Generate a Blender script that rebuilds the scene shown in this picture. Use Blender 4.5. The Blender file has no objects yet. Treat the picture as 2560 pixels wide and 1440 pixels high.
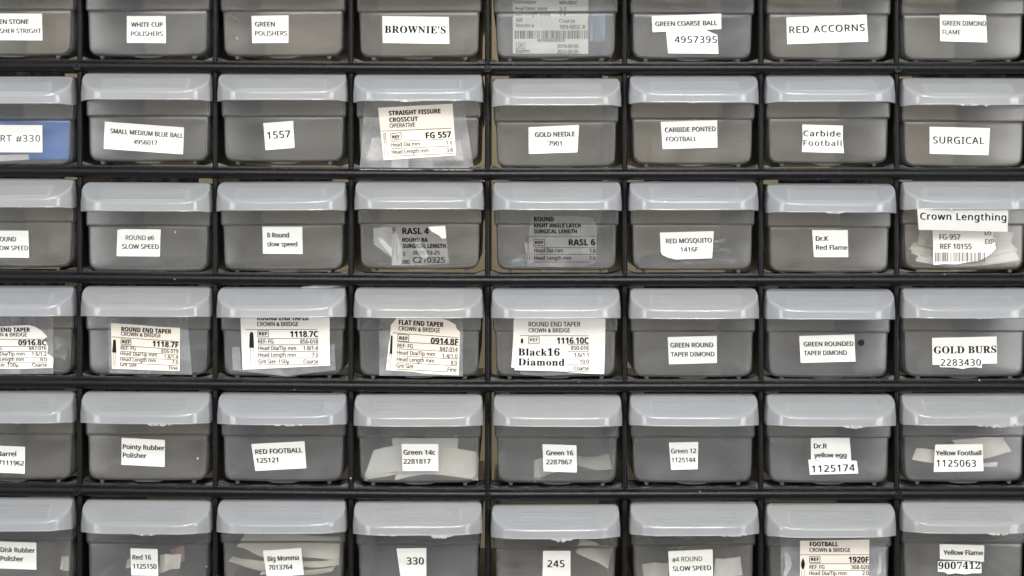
import bpy, bmesh, math, random
from mathutils import Vector, Matrix

sc = bpy.context.scene
COL = sc.collection
random.seed(7)

# ---------------------------------------------------------------- scale and camera
S = 0.06 / 342.0          # metres per unit (one unit is 0.175 mm on the front of the cabinet)
D = 4560.0                # camera distance in units
CX, AY = 1280.0, 480.0    # camera axis
Z0 = 1.35                 # height of the camera axis above the floor

def W(px, py, dep=0.0):
    f = (D + dep) / D
    return Vector(((px - CX) * f * S, dep * S, Z0 + (AY - py) * f * S))

cam_d = bpy.data.cameras.new('camera')
cam = bpy.data.objects.new('camera', cam_d)
COL.objects.link(cam)
cam.location = (0, -D * S, Z0)
cam.rotation_euler = (math.radians(90), 0, 0)
cam_d.sensor_width = 36.0
cam_d.lens = 36.0 * D / 2560.0
cam_d.shift_y = -(720 - AY) / 2560.0
cam_d.clip_start = 0.01
cam_d.clip_end = 50
sc.camera = cam

# ---------------------------------------------------------------- light and exposure
world = bpy.data.worlds.new('World')
sc.world = world
world.use_nodes = True
bg = world.node_tree.nodes['Background']
bg.inputs[0].default_value = (0.93, 0.96, 1.0, 1)
bg.inputs[1].default_value = 0.11

def area(name, loc, target, sx, sy, power, color=(1, 1, 1)):
    d = bpy.data.lights.new(name, 'AREA')
    d.shape = 'RECTANGLE'; d.size = sx; d.size_y = sy; d.energy = power; d.color = color
    o = bpy.data.objects.new(name, d); COL.objects.link(o)
    o.location = loc
    o.rotation_euler = (Vector(target) - Vector(loc)).to_track_quat('-Z', 'Y').to_euler()
    return o
# a ceiling fixture with three tubes, in front of and above the cabinet
for k in range(3):
    area('ceiling_tube', (0.05, -0.95 - 0.13 * k, Z0 + 1.15), (0.05, 0.0, Z0 - 0.02), 0.55, 0.07, 5.5, (1.0, 0.985, 0.96))
# the wide bright ceiling and the room behind the camera
area('room_bounce', (0.06, -1.02, Z0 + 0.47), (0.03, 0, Z0 - 0.03), 0.8, 0.3, 7.3, (1.0, 0.99, 0.97))
for sx in (-1, 1):
    area('room_bounce', (0.86 * sx, -0.95, Z0 - 0.03), (0.02, 0, Z0 - 0.03), 0.4, 0.6, 5.4 if sx > 0 else 4.4, (1.0, 0.99, 0.97))
# added fill light for the tan wall seen through the cabinet's open back
area('rear_wall_fill', (0.0, 0.30, Z0 + 0.95), (0.0, 0.62, Z0 - 0.1), 1.2, 0.3, 0.24, (1.0, 0.96, 0.88))

vs = sc.view_settings
vs.view_transform = 'Standard'; vs.look = 'None'; vs.exposure = 0.16; vs.gamma = 1.0
vs.use_curve_mapping = False
sc.render.engine = 'CYCLES'
cy = sc.cycles
cy.use_denoising = True
cy.denoising_input_passes = 'RGB_ALBEDO_NORMAL'; cy.denoising_prefilter = 'ACCURATE'
try: cy.denoiser = 'OPENIMAGEDENOISE'
except Exception: pass
cy.max_bounces = 14; cy.transmission_bounces = 12; cy.transparent_max_bounces = 16
cy.diffuse_bounces = 5; cy.glossy_bounces = 4
cy.caustics_reflective = True; cy.caustics_refractive = True
cy.sample_clamp_indirect = 4.0

# ---------------------------------------------------------------- materials
def nt_new(name):
    m = bpy.data.materials.new(name); m.use_nodes = True
    nt = m.node_tree; nt.nodes.clear()
    out = nt.nodes.new('ShaderNodeOutputMaterial')
    return m, nt, out
def nd(nt, t, **kw):
    n = nt.nodes.new(t)
    for k, v in kw.items():
        if k.startswith('i_'): n.inputs[k[2:].replace('_', ' ')].default_value = v
        else: setattr(n, k, v)
    return n
def mixs(nt, fac, a, b):
    n = nt.nodes.new('ShaderNodeMixShader')
    if isinstance(fac, (int, float)): n.inputs[0].default_value = fac
    else: nt.links.new(fac, n.inputs[0])
    nt.links.new(a, n.inputs[1]); nt.links.new(b, n.inputs[2])
    return n.outputs[0]

def coords(nt):
    """object coordinates shifted by a random amount per object, so copies do not repeat"""
    tc = nd(nt, 'ShaderNodeTexCoord'); oi = nd(nt, 'ShaderNodeObjectInfo')
    mul = nd(nt, 'ShaderNodeVectorMath', operation='SCALE'); mul.inputs[0].default_value = (7.1, 3.7, 5.3)
    nt.links.new(oi.outputs['Random'], mul.inputs['Scale'])
    add = nd(nt, 'ShaderNodeVectorMath', operation='ADD')
    nt.links.new(tc.outputs['Object'], add.inputs[0]); nt.links.new(mul.outputs[0], add.inputs[1])
    return add.outputs[0], oi

def noise(nt, co, scale, detail=3, rough=0.5):
    n = nd(nt, 'ShaderNodeTexNoise'); n.inputs['Scale'].default_value = scale
    n.inputs['Detail'].default_value = detail; n.inputs['Roughness'].default_value = rough
    nt.links.new(co, n.inputs['Vector']); return n.outputs['Fac']
def ramp(nt, fac, a, b, ca, cb):
    r = nd(nt, 'ShaderNodeValToRGB'); r.color_ramp.elements[0].position = a; r.color_ramp.elements[1].position = b
    r.color_ramp.elements[0].color = (*ca, 1) if not isinstance(ca, (int, float)) else (ca, ca, ca, 1)
    r.color_ramp.elements[1].color = (*cb, 1) if not isinstance(cb, (int, float)) else (cb, cb, cb, 1)
    nt.links.new(fac, r.inputs[0]); return r.outputs[0]

def mat_plastic(name, col, clear, rough_t, ior_t, gloss_rough, dark=(1, 1, 1), trans=0.5, spec=1.0, tv=1.0):
    """milky polypropylene: diffuse + translucent body, rough see-through, soft gloss"""
    m, nt, out = nt_new(name)
    co, oi = coords(nt)
    # cloudy variation of the plastic and a small tint difference from one moulding to the next
    cloud = noise(nt, co, 75, 5, 0.6)
    c = nd(nt, 'ShaderNodeMixRGB', blend_type='MULTIPLY'); c.inputs[0].default_value = 1
    c.inputs[1].default_value = (*col, 1)
    tint = nd(nt, 'ShaderNodeValToRGB')
    tint.color_ramp.elements[0].color = (1 - .10 * tv, 1 - .06 * tv, 1.0, 1); tint.color_ramp.elements[1].color = (1.0, 1 - .02 * tv, 1 - .07 * tv, 1)
    nt.links.new(oi.outputs['Random'], tint.inputs[0]); nt.links.new(tint.outputs[0], c.inputs[2])
    # bump: fine moulded texture + scratches
    f1 = noise(nt, co, 420, 2); f2 = noise(nt, co, 60, 3)
    bm1 = nd(nt, 'ShaderNodeBump'); bm1.inputs['Strength'].default_value = 0.02; bm1.inputs['Distance'].default_value = 0.0006
    nt.links.new(f1, bm1.inputs['Height'])
    bm2 = nd(nt, 'ShaderNodeBump'); bm2.inputs['Strength'].default_value = 0.2; bm2.inputs['Distance'].default_value = 0.0012
    nt.links.new(f2, bm2.inputs['Height']); nt.links.new(bm1.outputs[0], bm2.inputs['Normal'])
    N = bm2.outputs[0]
    dif = nd(nt, 'ShaderNodeBsdfDiffuse'); tra = nd(nt, 'ShaderNodeBsdfTranslucent')
    for n in (dif, tra):
        nt.links.new(c.outputs[0], n.inputs['Color']); nt.links.new(N, n.inputs['Normal'])
    body = mixs(nt, trans, dif.outputs[0], tra.outputs[0])
    ref = nd(nt, 'ShaderNodeBsdfRefraction'); ref.inputs['Color'].default_value = (*dark, 1)
    ref.inputs['Roughness'].default_value = rough_t; ref.inputs['IOR'].default_value = ior_t
    nt.links.new(N, ref.inputs['Normal'])
    cl = nd(nt, 'ShaderNodeMapRange'); cl.inputs['From Min'].default_value = 0.25; cl.inputs['From Max'].default_value = 0.75
    cl.inputs['To Min'].default_value = clear + 0.045; cl.inputs['To Max'].default_value = clear - 0.045
    nt.links.new(cloud, cl.inputs['Value'])
    s = mixs(nt, cl.outputs[0], body, ref.outputs[0])
    # dust specks
    vo = nd(nt, 'ShaderNodeTexVoronoi'); vo.inputs['Scale'].default_value = 85; nt.links.new(co, vo.inputs['Vector'])
    sp = ramp(nt, vo.outputs['Distance'], 0.028, 0.05, 0.7, 0.0)
    pick = nd(nt, 'ShaderNodeSeparateColor'); nt.links.new(vo.outputs['Color'], pick.inputs[0])
    gt = nd(nt, 'ShaderNodeMath', operation='GREATER_THAN'); gt.inputs[1].default_value = 0.72
    nt.links.new(pick.outputs[0], gt.inputs[0])
    mu = nd(nt, 'ShaderNodeMath', operation='MULTIPLY'); nt.links.new(sp, mu.inputs[0]); nt.links.new(gt.outputs[0], mu.inputs[1])
    du = nd(nt, 'ShaderNodeBsdfDiffuse'); du.inputs['Color'].default_value = (0.6, 0.6, 0.57, 1)
    s = mixs(nt, mu.outputs[0], s, du.outputs[0])
    gl = nd(nt, 'ShaderNodeBsdfGlossy'); gl.inputs['Roughness'].default_value = gloss_rough
    nt.links.new(N, gl.inputs['Normal'])
    fr = nd(nt, 'ShaderNodeFresnel'); fr.inputs['IOR'].default_value = 1.49; nt.links.new(N, fr.inputs['Normal'])
    fm = nd(nt, 'ShaderNodeMath', operation='MULTIPLY'); fm.inputs[1].default_value = spec; nt.links.new(fr.outputs[0], fm.inputs[0])
    s = mixs(nt, fm.outputs[0], s, gl.outputs[0])
    nt.links.new(s, out.inputs[0])
    return m

def mat_pbr(name, col, rough, spec=0.5, bump=None, var=None, dust=None, specks=None, age=0.0):
    m, nt, out = nt_new(name)
    p = nd(nt, 'ShaderNodeBsdfPrincipled')
    co, oi = coords(nt)
    p.inputs['Base Color'].default_value = (*col, 1); p.inputs['Roughness'].default_value = rough
    p.inputs['Specular IOR Level'].default_value = spec
    if var:
        n = noise(nt, co, var[0], 4)
        nt.links.new(ramp(nt, n, 0.3, 0.7, tuple(x * (1 - var[1]) for x in col), tuple(min(1, x * (1 + var[1])) for x in col)), p.inputs['Base Color'])
    if dust:
        n = noise(nt, co, dust[0], 5, 0.7)
        nt.links.new(ramp(nt, n, dust[1], dust[1] + 0.16, col, dust[2]), p.inputs['Base Color'])
    if age:                                   # some pieces have yellowed a little more than others
        r = nd(nt, 'ShaderNodeValToRGB'); nt.links.new(oi.outputs['Random'], r.inputs[0])
        r.color_ramp.elements[0].color = (col[0] * (1 - age), col[1] * (1 - age), col[2] * (1 - age), 1)
        r.color_ramp.elements[1].color = (col[0], col[1] * (1 - age * .3), col[2] * (1 - age * 1.4), 1)
        sm = nd(nt, 'ShaderNodeMixRGB', blend_type='MULTIPLY'); sm.inputs[0].default_value = 1
        nt.links.new(r.outputs[0], sm.inputs[1]); nt.links.new(ramp(nt, noise(nt, co, 90, 4), 0.3, 0.75, 1.0, 0.95), sm.inputs[2])
        nt.links.new(sm.outputs[0], p.inputs['Base Color'])
    if specks:
        vo = nd(nt, 'ShaderNodeTexVoronoi'); vo.inputs['Scale'].default_value = specks; nt.links.new(co, vo.inputs['Vector'])
        sp = ramp(nt, vo.outputs['Distance'], 0.03, 0.06, 1.0, 0.0)
        pick = nd(nt, 'ShaderNodeSeparateColor'); nt.links.new(vo.outputs['Color'], pick.inputs[0])
        gt = nd(nt, 'ShaderNodeMath', operation='GREATER_THAN'); gt.inputs[1].default_value = 0.6
        nt.links.new(pick.outputs[0], gt.inputs[0])
        mu = nd(nt, 'ShaderNodeMath', operation='MULTIPLY'); nt.links.new(sp, mu.inputs[0]); nt.links.new(gt.outputs[0], mu.inputs[1])
        mx = nd(nt, 'ShaderNodeMixRGB'); mx.inputs[1].default_value = (*col, 1); mx.inputs[2].default_value = (0.35, 0.34, 0.32, 1)
        nt.links.new(mu.outputs[0], mx.inputs[0]); nt.links.new(mx.outputs[0], p.inputs['Base Color'])
    if bump:
        b = nd(nt, 'ShaderNodeBump'); b.inputs['Strength'].default_value = bump[1]; b.inputs['Distance'].default_value = bump[2]
        nt.links.new(noise(nt, co, bump[0], 2), b.inputs['Height']); nt.links.new(b.outputs[0], p.inputs['Normal'])
    nt.links.new(p.outputs[0], out.inputs[0])
    return m

def mat_film(name, white, col=(0.9, 0.91, 0.92), rough=0.12, spec=1.0):
    """clear sticky tape: mostly see-through, slightly milky, glossy"""
    m, nt, out = nt_new(name)
    co, oi = coords(nt)
    d0 = nd(nt, 'ShaderNodeBsdfDiffuse'); d0.inputs['Color'].default_value = (*col, 1)
    d1 = nd(nt, 'ShaderNodeBsdfTranslucent'); d1.inputs['Color'].default_value = (*col, 1)
    dm = mixs(nt, 0.4, d0.outputs[0], d1.outputs[0])
    t = nd(nt, 'ShaderNodeBsdfTransparent')
    mr = nd(nt, 'ShaderNodeMapRange'); mr.inputs['From Min'].default_value = 0.3; mr.inputs['From Max'].default_value = 0.7
    mr.inputs['To Min'].default_value = white * 0.6; mr.inputs['To Max'].default_value = white * 1.4
    nt.links.new(noise(nt, co, 110, 4), mr.inputs['Value'])
    s = mixs(nt, mr.outputs[0], t.outputs[0], dm)
    b = nd(nt, 'ShaderNodeBump'); b.inputs['Strength'].default_value = 0.35; b.inputs['Distance'].default_value = 0.001
    nt.links.new(noise(nt, co, 130, 3), b.inputs['Height'])
    g = nd(nt, 'ShaderNodeBsdfGlossy'); g.inputs['Roughness'].default_value = rough; nt.links.new(b.outputs[0], g.inputs['Normal'])
    fr = nd(nt, 'ShaderNodeFresnel'); fr.inputs['IOR'].default_value = 1.5; nt.links.new(b.outputs[0], fr.inputs['Normal'])
    fm = nd(nt, 'ShaderNodeMath', operation='MULTIPLY'); fm.inputs[1].default_value = spec; nt.links.new(fr.outputs[0], fm.inputs[0])
    s = mixs(nt, fm.outputs[0], s, g.outputs[0])
    nt.links.new(s, out.inputs[0])
    return m

M = {}
M['body'] = mat_plastic('milky_drawer_plastic', (0.82, 0.815, 0.80), 0.42, 0.5, 1.25, 0.26, trans=0.40, spec=1.0)
M['front'] = mat_plastic('clearer_front_plastic', (0.85, 0.84, 0.82), 0.88, 0.22, 1.15, 0.24, trans=0.25, spec=1.0)
M['handle'] = mat_plastic('milky_handle_plastic', (0.74, 0.755, 0.775), 0.47, 0.4, 1.2, 0.085, trans=0.36, spec=1.0, tv=0.4)
M['frame'] = mat_pbr('black_cabinet_plastic', (0.007, 0.007, 0.008), 0.31, 0.2, bump=(1100, 0.2, 0.0006), specks=110)
M['frame_dusty'] = mat_pbr('dusty_black_plastic', (0.012, 0.012, 0.012), 0.6, 0.4, bump=(700, 0.4, 0.0008), dust=(150, 0.46, (0.13, 0.125, 0.11)))
M['peg'] = mat_pbr('black_peg_plastic', (0.008, 0.008, 0.009), 0.35, 0.5)
M['label'] = mat_pbr('white_label_tape', (0.88, 0.88, 0.85), 0.45, 0.4, age=0.03)
M['cream'] = mat_pbr('cream_package_paper', (0.93, 0.85, 0.74), 0.6, 0.3, var=(60, 0.03))
M['pale'] = mat_pbr('pale_package_paper', (0.92, 0.885, 0.83), 0.6, 0.3, var=(60, 0.03))
M['paper'] = mat_pbr('packet_paper', (0.96, 0.90, 0.79), 0.7, 0.2, var=(50, 0.05))
M['paper_white'] = mat_pbr('white_packet_paper', (0.97, 0.95, 0.90), 0.7, 0.2, var=(50, 0.05))
M['pink'] = mat_pbr('red_packet_print', (0.5, 0.24, 0.2), 0.6, 0.2)
M['blue'] = mat_pbr('blue_case_plastic', (0.004, 0.13, 0.45), 0.45, 0.4)
M['paleblue'] = mat_pbr('pale_blue_sticker', (0.32, 0.38, 0.48), 0.5, 0.3)
M['ink'] = mat_pbr('black_ink', (0.005, 0.005, 0.006), 0.5, 0.3)
M['ink_soft'] = mat_pbr('faded_ink', (0.012, 0.012, 0.012), 0.5, 0.3)
M['ink_grey'] = mat_pbr('grey_ink', (0.09, 0.085, 0.085), 0.6, 0.3)
M['tape'] = mat_film('clear_tape', 0.06, col=(0.97, 0.98, 0.98))
M['film'] = mat_film('clear_label_film', 0.24, col=(0.95, 0.95, 0.95), rough=0.2)
M['sleeve'] = mat_film('milky_clear_tape', 0.30, col=(0.93, 0.95, 0.98), rough=0.15)
M['glare'] = mat_film('creased_tape_glare', 0.6, col=(0.95, 0.95, 0.95), rough=0.15)  # whiter film, paints the glare on creased tape
M['bag'] = mat_film('clear_bag', 0.14, col=(0.80, 0.87, 0.97))
M['wall'] = mat_pbr('tan_wall_paint', (0.24, 0.195, 0.125), 0.8, 0.2, bump=(300, 0.2, 0.001))
M['chip'] = mat_plastic('torn_plastic_edge', (0.85, 0.86, 0.87), 0.12, 0.4, 1.1, 0.2)

# ---------------------------------------------------------------- mesh helpers
def obj(name, bm, mat, parent=None, smooth=None, mw=None):
    me = bpy.data.meshes.new(name)
    bm.to_mesh(me); bm.free()
    return link(name, me, mat, parent, smooth)
def link(name, me, mat, parent=None, smooth=None):
    if mat and not me.materials: me.materials.append(mat)
    if smooth is not None:
        me.shade_smooth()
        if smooth < 180: me.set_sharp_from_angle(angle=math.radians(smooth))
    o = bpy.data.objects.new(name, me); COL.objects.link(o)
    if parent: o.parent = parent
    return o
def empty(name, loc, rot=(0, 0, 0)):
    o = bpy.data.objects.new(name, None); COL.objects.link(o)
    o.location = loc; o.rotation_euler = rot; o.empty_display_size = 0.01
    return o
def tag(o, label=None, cat=None, group=None, kind=None):
    for k, v in (('label', label), ('category', cat), ('group', group), ('kind', kind)):
        if v: o[k] = v
    return o
def inv_of(o):
    return Matrix.LocRotScale(o.location, o.rotation_euler.to_quaternion(), o.scale).inverted()

# ---------------------------------------------------------------- lettering
# fonts: 's' plain sans of the label maker, 'n' / 'b' humanist sans regular / bold of the
# printed packages, 'f' bold serif
def glyphs(t, font):
    font = {'s': 'n', 'm': 'n', 'l': 'n', 'x': 'n'}.get(font, font)
    U, L_, N_ = {'n': (0x1D5A0, 0x1D5BA, 0x1D7E2), 'b': (0x1D5D4, 0x1D5EE, 0x1D7EC), 'f': (0x1D400, 0x1D41A, 0x1D7CE), 't': (0x1D400, 0x1D41A, 0x1D7CE)}[font]
    r = ''
    for ch in t:
        if 'A' <= ch <= 'Z': r += chr(U + ord(ch) - 65)
        elif 'a' <= ch <= 'z': r += chr(L_ + ord(ch) - 97)
        elif '0' <= ch <= '9': r += chr(N_ + ord(ch) - 48)
        else: r += ch
    return r
BOLD = {'s': 0.62, 'l': 0.42, 'm': 0.75, 'x': 0.88, 'n': 0.42, 'b': 0.5, 'f': 0.4, 't': 0.2}
CAPH = {'s': 0.714, 'l': 0.714, 'm': 0.714, 'x': 0.714, 'n': 0.714, 'b': 0.714, 'f': 0.678, 't': 0.678}
_tc = {}
def text_geo(t, font, space):
    key = (t, font, space)
    if key in _tc: return _tc[key]
    c = bpy.data.curves.new('t', 'FONT'); c.body = glyphs(t, font); c.resolution_u = 3
    c.space_character = space
    o = bpy.data.objects.new('t', c); COL.objects.link(o)
    dg = bpy.context.evaluated_depsgraph_get(); dg.update()
    me = bpy.data.meshes.new_from_object(o.evaluated_get(dg))
    vs = [(v.co.x, v.co.y) for v in me.vertices]; fs = [tuple(p.vertices) for p in me.polygons]
    bpy.data.objects.remove(o); bpy.data.curves.remove(c); bpy.data.meshes.remove(me)
    _tc[key] = (vs, fs); return vs, fs

class Ink:
    """collects flat lettering in picture units (x right, y down)"""
    def __init__(self): self.v = []; self.f = []
    def add(self, vs, fs):
        n = len(self.v); self.v += vs; self.f += [tuple(i + n for i in f) for f in fs]
    def text(self, t, x0, x1, yb, cap, font='s', rot=0.0, space=None):
        if space is None: space = 1.0
        vs, fs = text_geo(t, font, space)
        if not vs: return
        a = min(v[0] for v in vs); b = max(v[0] for v in vs)
        sx = (x1 - x0) / (b - a); sy = cap / CAPH[font]
        r = math.radians(rot); cr, sr = math.cos(r), math.sin(r)
        w = BOLD[font] * (0.4 if '#' in t else 1)
        for k in ((-1, 1) if w else (0,)):                # heavier print: the same letter struck twice
            o = []
            for x, y in vs:
                X = (x - a) * sx + k * w; Y = -y * sy + k * w * 0.5
                o.append((x0 + X * cr - Y * sr, yb + X * sr + Y * cr))
            self.add(o, fs)
    def line(self, x0, y0, x1, y1, w=1.3):
        dx, dy = x1 - x0, y1 - y0; l = math.hypot(dx, dy) or 1
        nx, ny = -dy / l * w / 2, dx / l * w / 2
        self.add([(x0 + nx, y0 + ny), (x1 + nx, y1 + ny), (x1 - nx, y1 - ny), (x0 - nx, y0 - ny)], [(0, 1, 2, 3)])
    def poly(self, pts): self.add(list(pts), [tuple(range(len(pts)))])
    def box(self, pts, w=1.4):
        for i in range(len(pts)): self.line(*pts[i], *pts[(i + 1) % len(pts)], w)
    def ring(self, x, y, r, w=1.3, n=14):
        p = [(x + r * math.cos(k * 2 * math.pi / n), y + r * math.sin(k * 2 * math.pi / n)) for k in range(n)]
        self.box(p, w)
    def disc(self, x, y, r, n=16, jag=0.0):
        rr = random.Random(3)
        self.poly([(x + r * (1 + jag * rr.uniform(-1, 1)) * math.cos(k * 2 * math.pi / n), y + r * (1 + jag * rr.uniform(-1, 1)) * math.sin(k * 2 * math.pi / n)) for k in range(n)])
    def barcode(self, x0, x1, y0, y1, seed=1, shear=0.0, dens=0.55):
        rr = random.Random(seed); x = x0
        while x < x1:
            w = rr.choice((1.0, 1.0, 1.6, 2.4, 3.2)); g = rr.choice((1.0, 1.2, 1.8, 2.8))
            w = min(w, x1 - x)
            self.poly([(x, y0), (x + w, y0), (x + w, y1), (x, y1)]); x += w + g
    def build(self, name, mat, parent, dep, depfn=None):
        iv = inv_of(parent_root(parent))
        me = bpy.data.meshes.new(name)
        me.from_pydata([iv @ W(x, y, dep + (depfn(x, y) if depfn else 0)) for x, y in self.v], [], self.f)
        return link(name, me, mat, parent)

def parent_root(o):
    while o.parent: o = o.parent
    return o

def slab(name, poly, dep, th, mat, parent, depfn=None, sub=False):
    """a thin cut piece (label, tape) with its outline in picture units"""
    iv = inv_of(parent_root(parent))
    bm = bmesh.new()
    df = depfn or (lambda x, y: 0.0)
    back = [bm.verts.new(iv @ W(x, y, dep + df(x, y) + th)) for x, y in poly]
    front = [bm.verts.new(iv @ W(x, y, dep + df(x, y))) for x, y in poly]
    n = len(poly)
    bm.faces.new(front)
    if th > 0.7: bm.faces.new(list(reversed(back)))
    else: bmesh.ops.delete(bm, geom=back, context='VERTS')       # a film of tape: one thin sheet
    for i in range(n if th > 0.7 else 0): bm.faces.new((front[i], back[i], back[(i + 1) % n], front[(i + 1) % n]))
    bmesh.ops.recalc_face_normals(bm, faces=bm.faces)
    return obj(name, bm, mat, parent)

# ---------------------------------------------------------------- the cabinet
DIV = [-142 + 0, 198, 537, 877, 1219, 1562, 1903, 2243, 2583]
RAIL = [-93, 172, 437, 703, 968, 1238, 1505]
def dy(x, row):
    if x < 1200: return -(5 + 1.1 * row) * ((1200 - x) / 1000.0) ** 1.3
    return -(0.6 * row) * ((x - 1200) / 1360.0)

cabinet = tag(empty('drawer_cabinet', W(1220, 1530, 0)), 'black plastic drawer cabinet with rounded rails and posts framing rows of drawers', 'cabinet')
CI = inv_of(cabinet)
DEEP = 760.0

def sweep_x(profile, x0, x1, row, mat, name, n=28, holes=None):
    bm = bmesh.new(); rings = []
    for k in range(n + 1):
        x = x0 + (x1 - x0) * k / n
        rings.append([bm.verts.new(CI @ W(x, 0, 0).lerp(W(x, 0, 0), 0) if False else CI @ P3(x, y + dy(x, row), d)) for d, y in profile])
    m = len(profile)
    for a, b in zip(rings, rings[1:]):
        for i in range(m): bm.faces.new((a[i], b[i], b[(i + 1) % m], a[(i + 1) % m]))
    bm.faces.new(rings[0]); bm.faces.new(list(reversed(rings[-1])))
    bmesh.ops.recalc_face_normals(bm, faces=bm.faces)
    return bm
def P3(x, y, dep):
    """cabinet space: units on the front plane, depth straight back"""
    return Vector(((x - CX) * S, dep * S, Z0 + (AY - y) * S))

for row, yc in enumerate(RAIL):
    prof = []
    for k in range(15):                                   # rounded nose
        a = math.radians(90 - 180 * k / 14)
        prof.append((4 - 15 * math.cos(a) , yc - 13.5 * math.sin(a) * 1.0))
    prof += [(26, yc + 13.5), (26, yc + 9), (150, yc + 9), (150, yc + 2), (150, yc - 14), (12, yc - 14.5), (10, yc - 17), (5, yc - 17)]
    bm = sweep_x(prof, DIV[0] - 20, DIV[-1] + 20, row, None, 'shelf_rail')
    rail = obj('shelf_rail', bm, M['frame'], cabinet, smooth=38)
    # dusty ledge: the lip above the rail, and the drawer stops hanging under it
    bm = bmesh.new()
    for c in range(8):
        x0, x1 = DIV[c] + 8, DIV[c + 1] - 8
        cx = (x0 + x1) / 2
        def bx(xa, xb, ya, yb, da, db):
            vv = [bm.verts.new(CI @ P3(x, y + dy(x, row), d)) for d in (da, db) for y in (ya, yb) for x in (xa, xb)]
            for f in ((0, 1, 3, 2), (4, 6, 7, 5), (0, 4, 5, 1), (2, 3, 7, 6), (0, 2, 6, 4), (1, 5, 7, 3)): bm.faces.new([vv[i] for i in f])
        bx(cx - 118, cx + 118, yc + 10, yc + 24, 60, 66)
    bmesh.ops.recalc_face_normals(bm, faces=bm.faces)
    obj('drawer_stop', bm, M['frame_dusty'], cabinet)
    if row:
        bm = bmesh.new()
        for c in range(8):
            x0, x1 = DIV[c] + 5, DIV[c + 1] - 5
            top = []
            for k in range(13):
                t = k / 12; x = x0 + (x1 - x0) * t
                e = min(x - x0, x1 - x)
                lift = 9 * max(0, 1 - e / 14) ** 2
                top.append((x, yc - 17.5 - lift))
            for d0, d1 in ((8, 11),):
                f = [bm.verts.new(CI @ P3(x, y + dy(x, row), d0)) for x, y in top]
                b = [bm.verts.new(CI @ P3(x, y + dy(x, row), 90)) for x, y in top]
                g = [bm.verts.new(CI @ P3(x, yc - 12 + dy(x, row), d0)) for x, y in top]
                for i in range(12):
                    bm.faces.new((f[i], f[i + 1], b[i + 1], b[i])); bm.faces.new((g[i], g[i + 1], f[i + 1], f[i]))
        bmesh.ops.recalc_face_normals(bm, faces=bm.faces)
        obj('shelf_lip', bm, M['frame_dusty'], cabinet, smooth=50)

for x in DIV:
    bm = bmesh.new(); prof = []
    for k in range(11):
        a = math.radians(180 * k / 10)
        prof.append((x - 7.0 * math.cos(a), 9 - 8 * math.sin(a)))
    prof += [(x + 7, 16), (x + 2.5, 18), (x + 2.5, DEEP), (x - 2.5, DEEP), (x - 2.5, 18), (x - 7, 16)]
    lo = [bm.verts.new(CI @ P3(px, RAIL[-1] + 14, d)) for px, d in prof]
    hi = [bm.verts.new(CI @ P3(px, RAIL[0] - 14, d)) for px, d in prof]
    n = len(prof)
    for i in range(n): bm.faces.new((lo[i], lo[(i + 1) % n], hi[(i + 1) % n], hi[i]))
    bm.faces.new(lo); bm.faces.new(hi)
    bmesh.ops.recalc_face_normals(bm, faces=bm.faces)
    obj('divider', bm, M['frame'], cabinet, smooth=38)

for (x, y) in ((195, 167), (1219, 172.5), (2243.5, 173), (195, 1227), (1219, 1239), (2244.5, 1235.5)):
    bm = bmesh.new()
    prof = [(0.01, -10.5), (4.6, -10.5), (5.2, -9.3), (5.6, -9.3), (6.3, -12.4), (8.6, -12.4), (9.3, -11.2), (9.6, -2)]
    rings = [[bm.verts.new(CI @ P3(x + r * math.cos(k * math.pi / 12), y + r * math.sin(k * math.pi / 12), d)) for k in range(24)] for r, d in prof]
    for a, b in zip(rings, rings[1:]):
        for i in range(24): bm.faces.new((a[i], a[(i + 1) % 24], b[(i + 1) % 24], b[i]))
    bmesh.ops.recalc_face_normals(bm, faces=bm.faces)
    obj('peg', bm, M['peg'], cabinet, smooth=50)

for nm, yy in (('top_shade_panel', RAIL[0] - 18), ('bottom_shade_panel', RAIL[-1] + 16)):  # unseen panels, added to keep stray light off the drawers
    bm = bmesh.new()
    vv = [bm.verts.new(CI @ P3(x, y, d)) for d in (20, DEEP) for y in (yy - 3, yy + 3) for x in (DIV[0] - 18, DIV[-1] + 18)]
    for f in ((0, 1, 3, 2), (4, 6, 7, 5), (0, 4, 5, 1), (2, 3, 7, 6), (0, 2, 6, 4), (1, 5, 7, 3)): bm.faces.new([vv[i] for i in f])
    bmesh.ops.recalc_face_normals(bm, faces=bm.faces)
    obj(nm, bm, M['frame'], cabinet)
# wall behind
WALL_Y = 0.62
bm = bmesh.new()
vv = [bm.verts.new(v) for v in ((-1.6, WALL_Y, 0), (1.6, WALL_Y, 0), (1.6, WALL_Y, 2.6), (-1.6, WALL_Y, 2.6))]
vw = [bm.verts.new(v.co + Vector((0, 0.08, 0))) for v in vv]
bm.faces.new(vv); bm.faces.new(list(reversed(vw)))
for i in range(4): bm.faces.new((vv[i], vw[i], vw[(i + 1) % 4], vv[(i + 1) % 4]))
bmesh.ops.recalc_face_normals(bm, faces=bm.faces)
tag(obj('wall', bm, M['wall']), kind='structure')

# ---------------------------------------------------------------- the drawer's two mouldings (local units, origin at bottom centre of the front face)
FACE = 20.0
def U(x, h, d): return Vector((x, d, h)) * S * (D + FACE) / D

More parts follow.
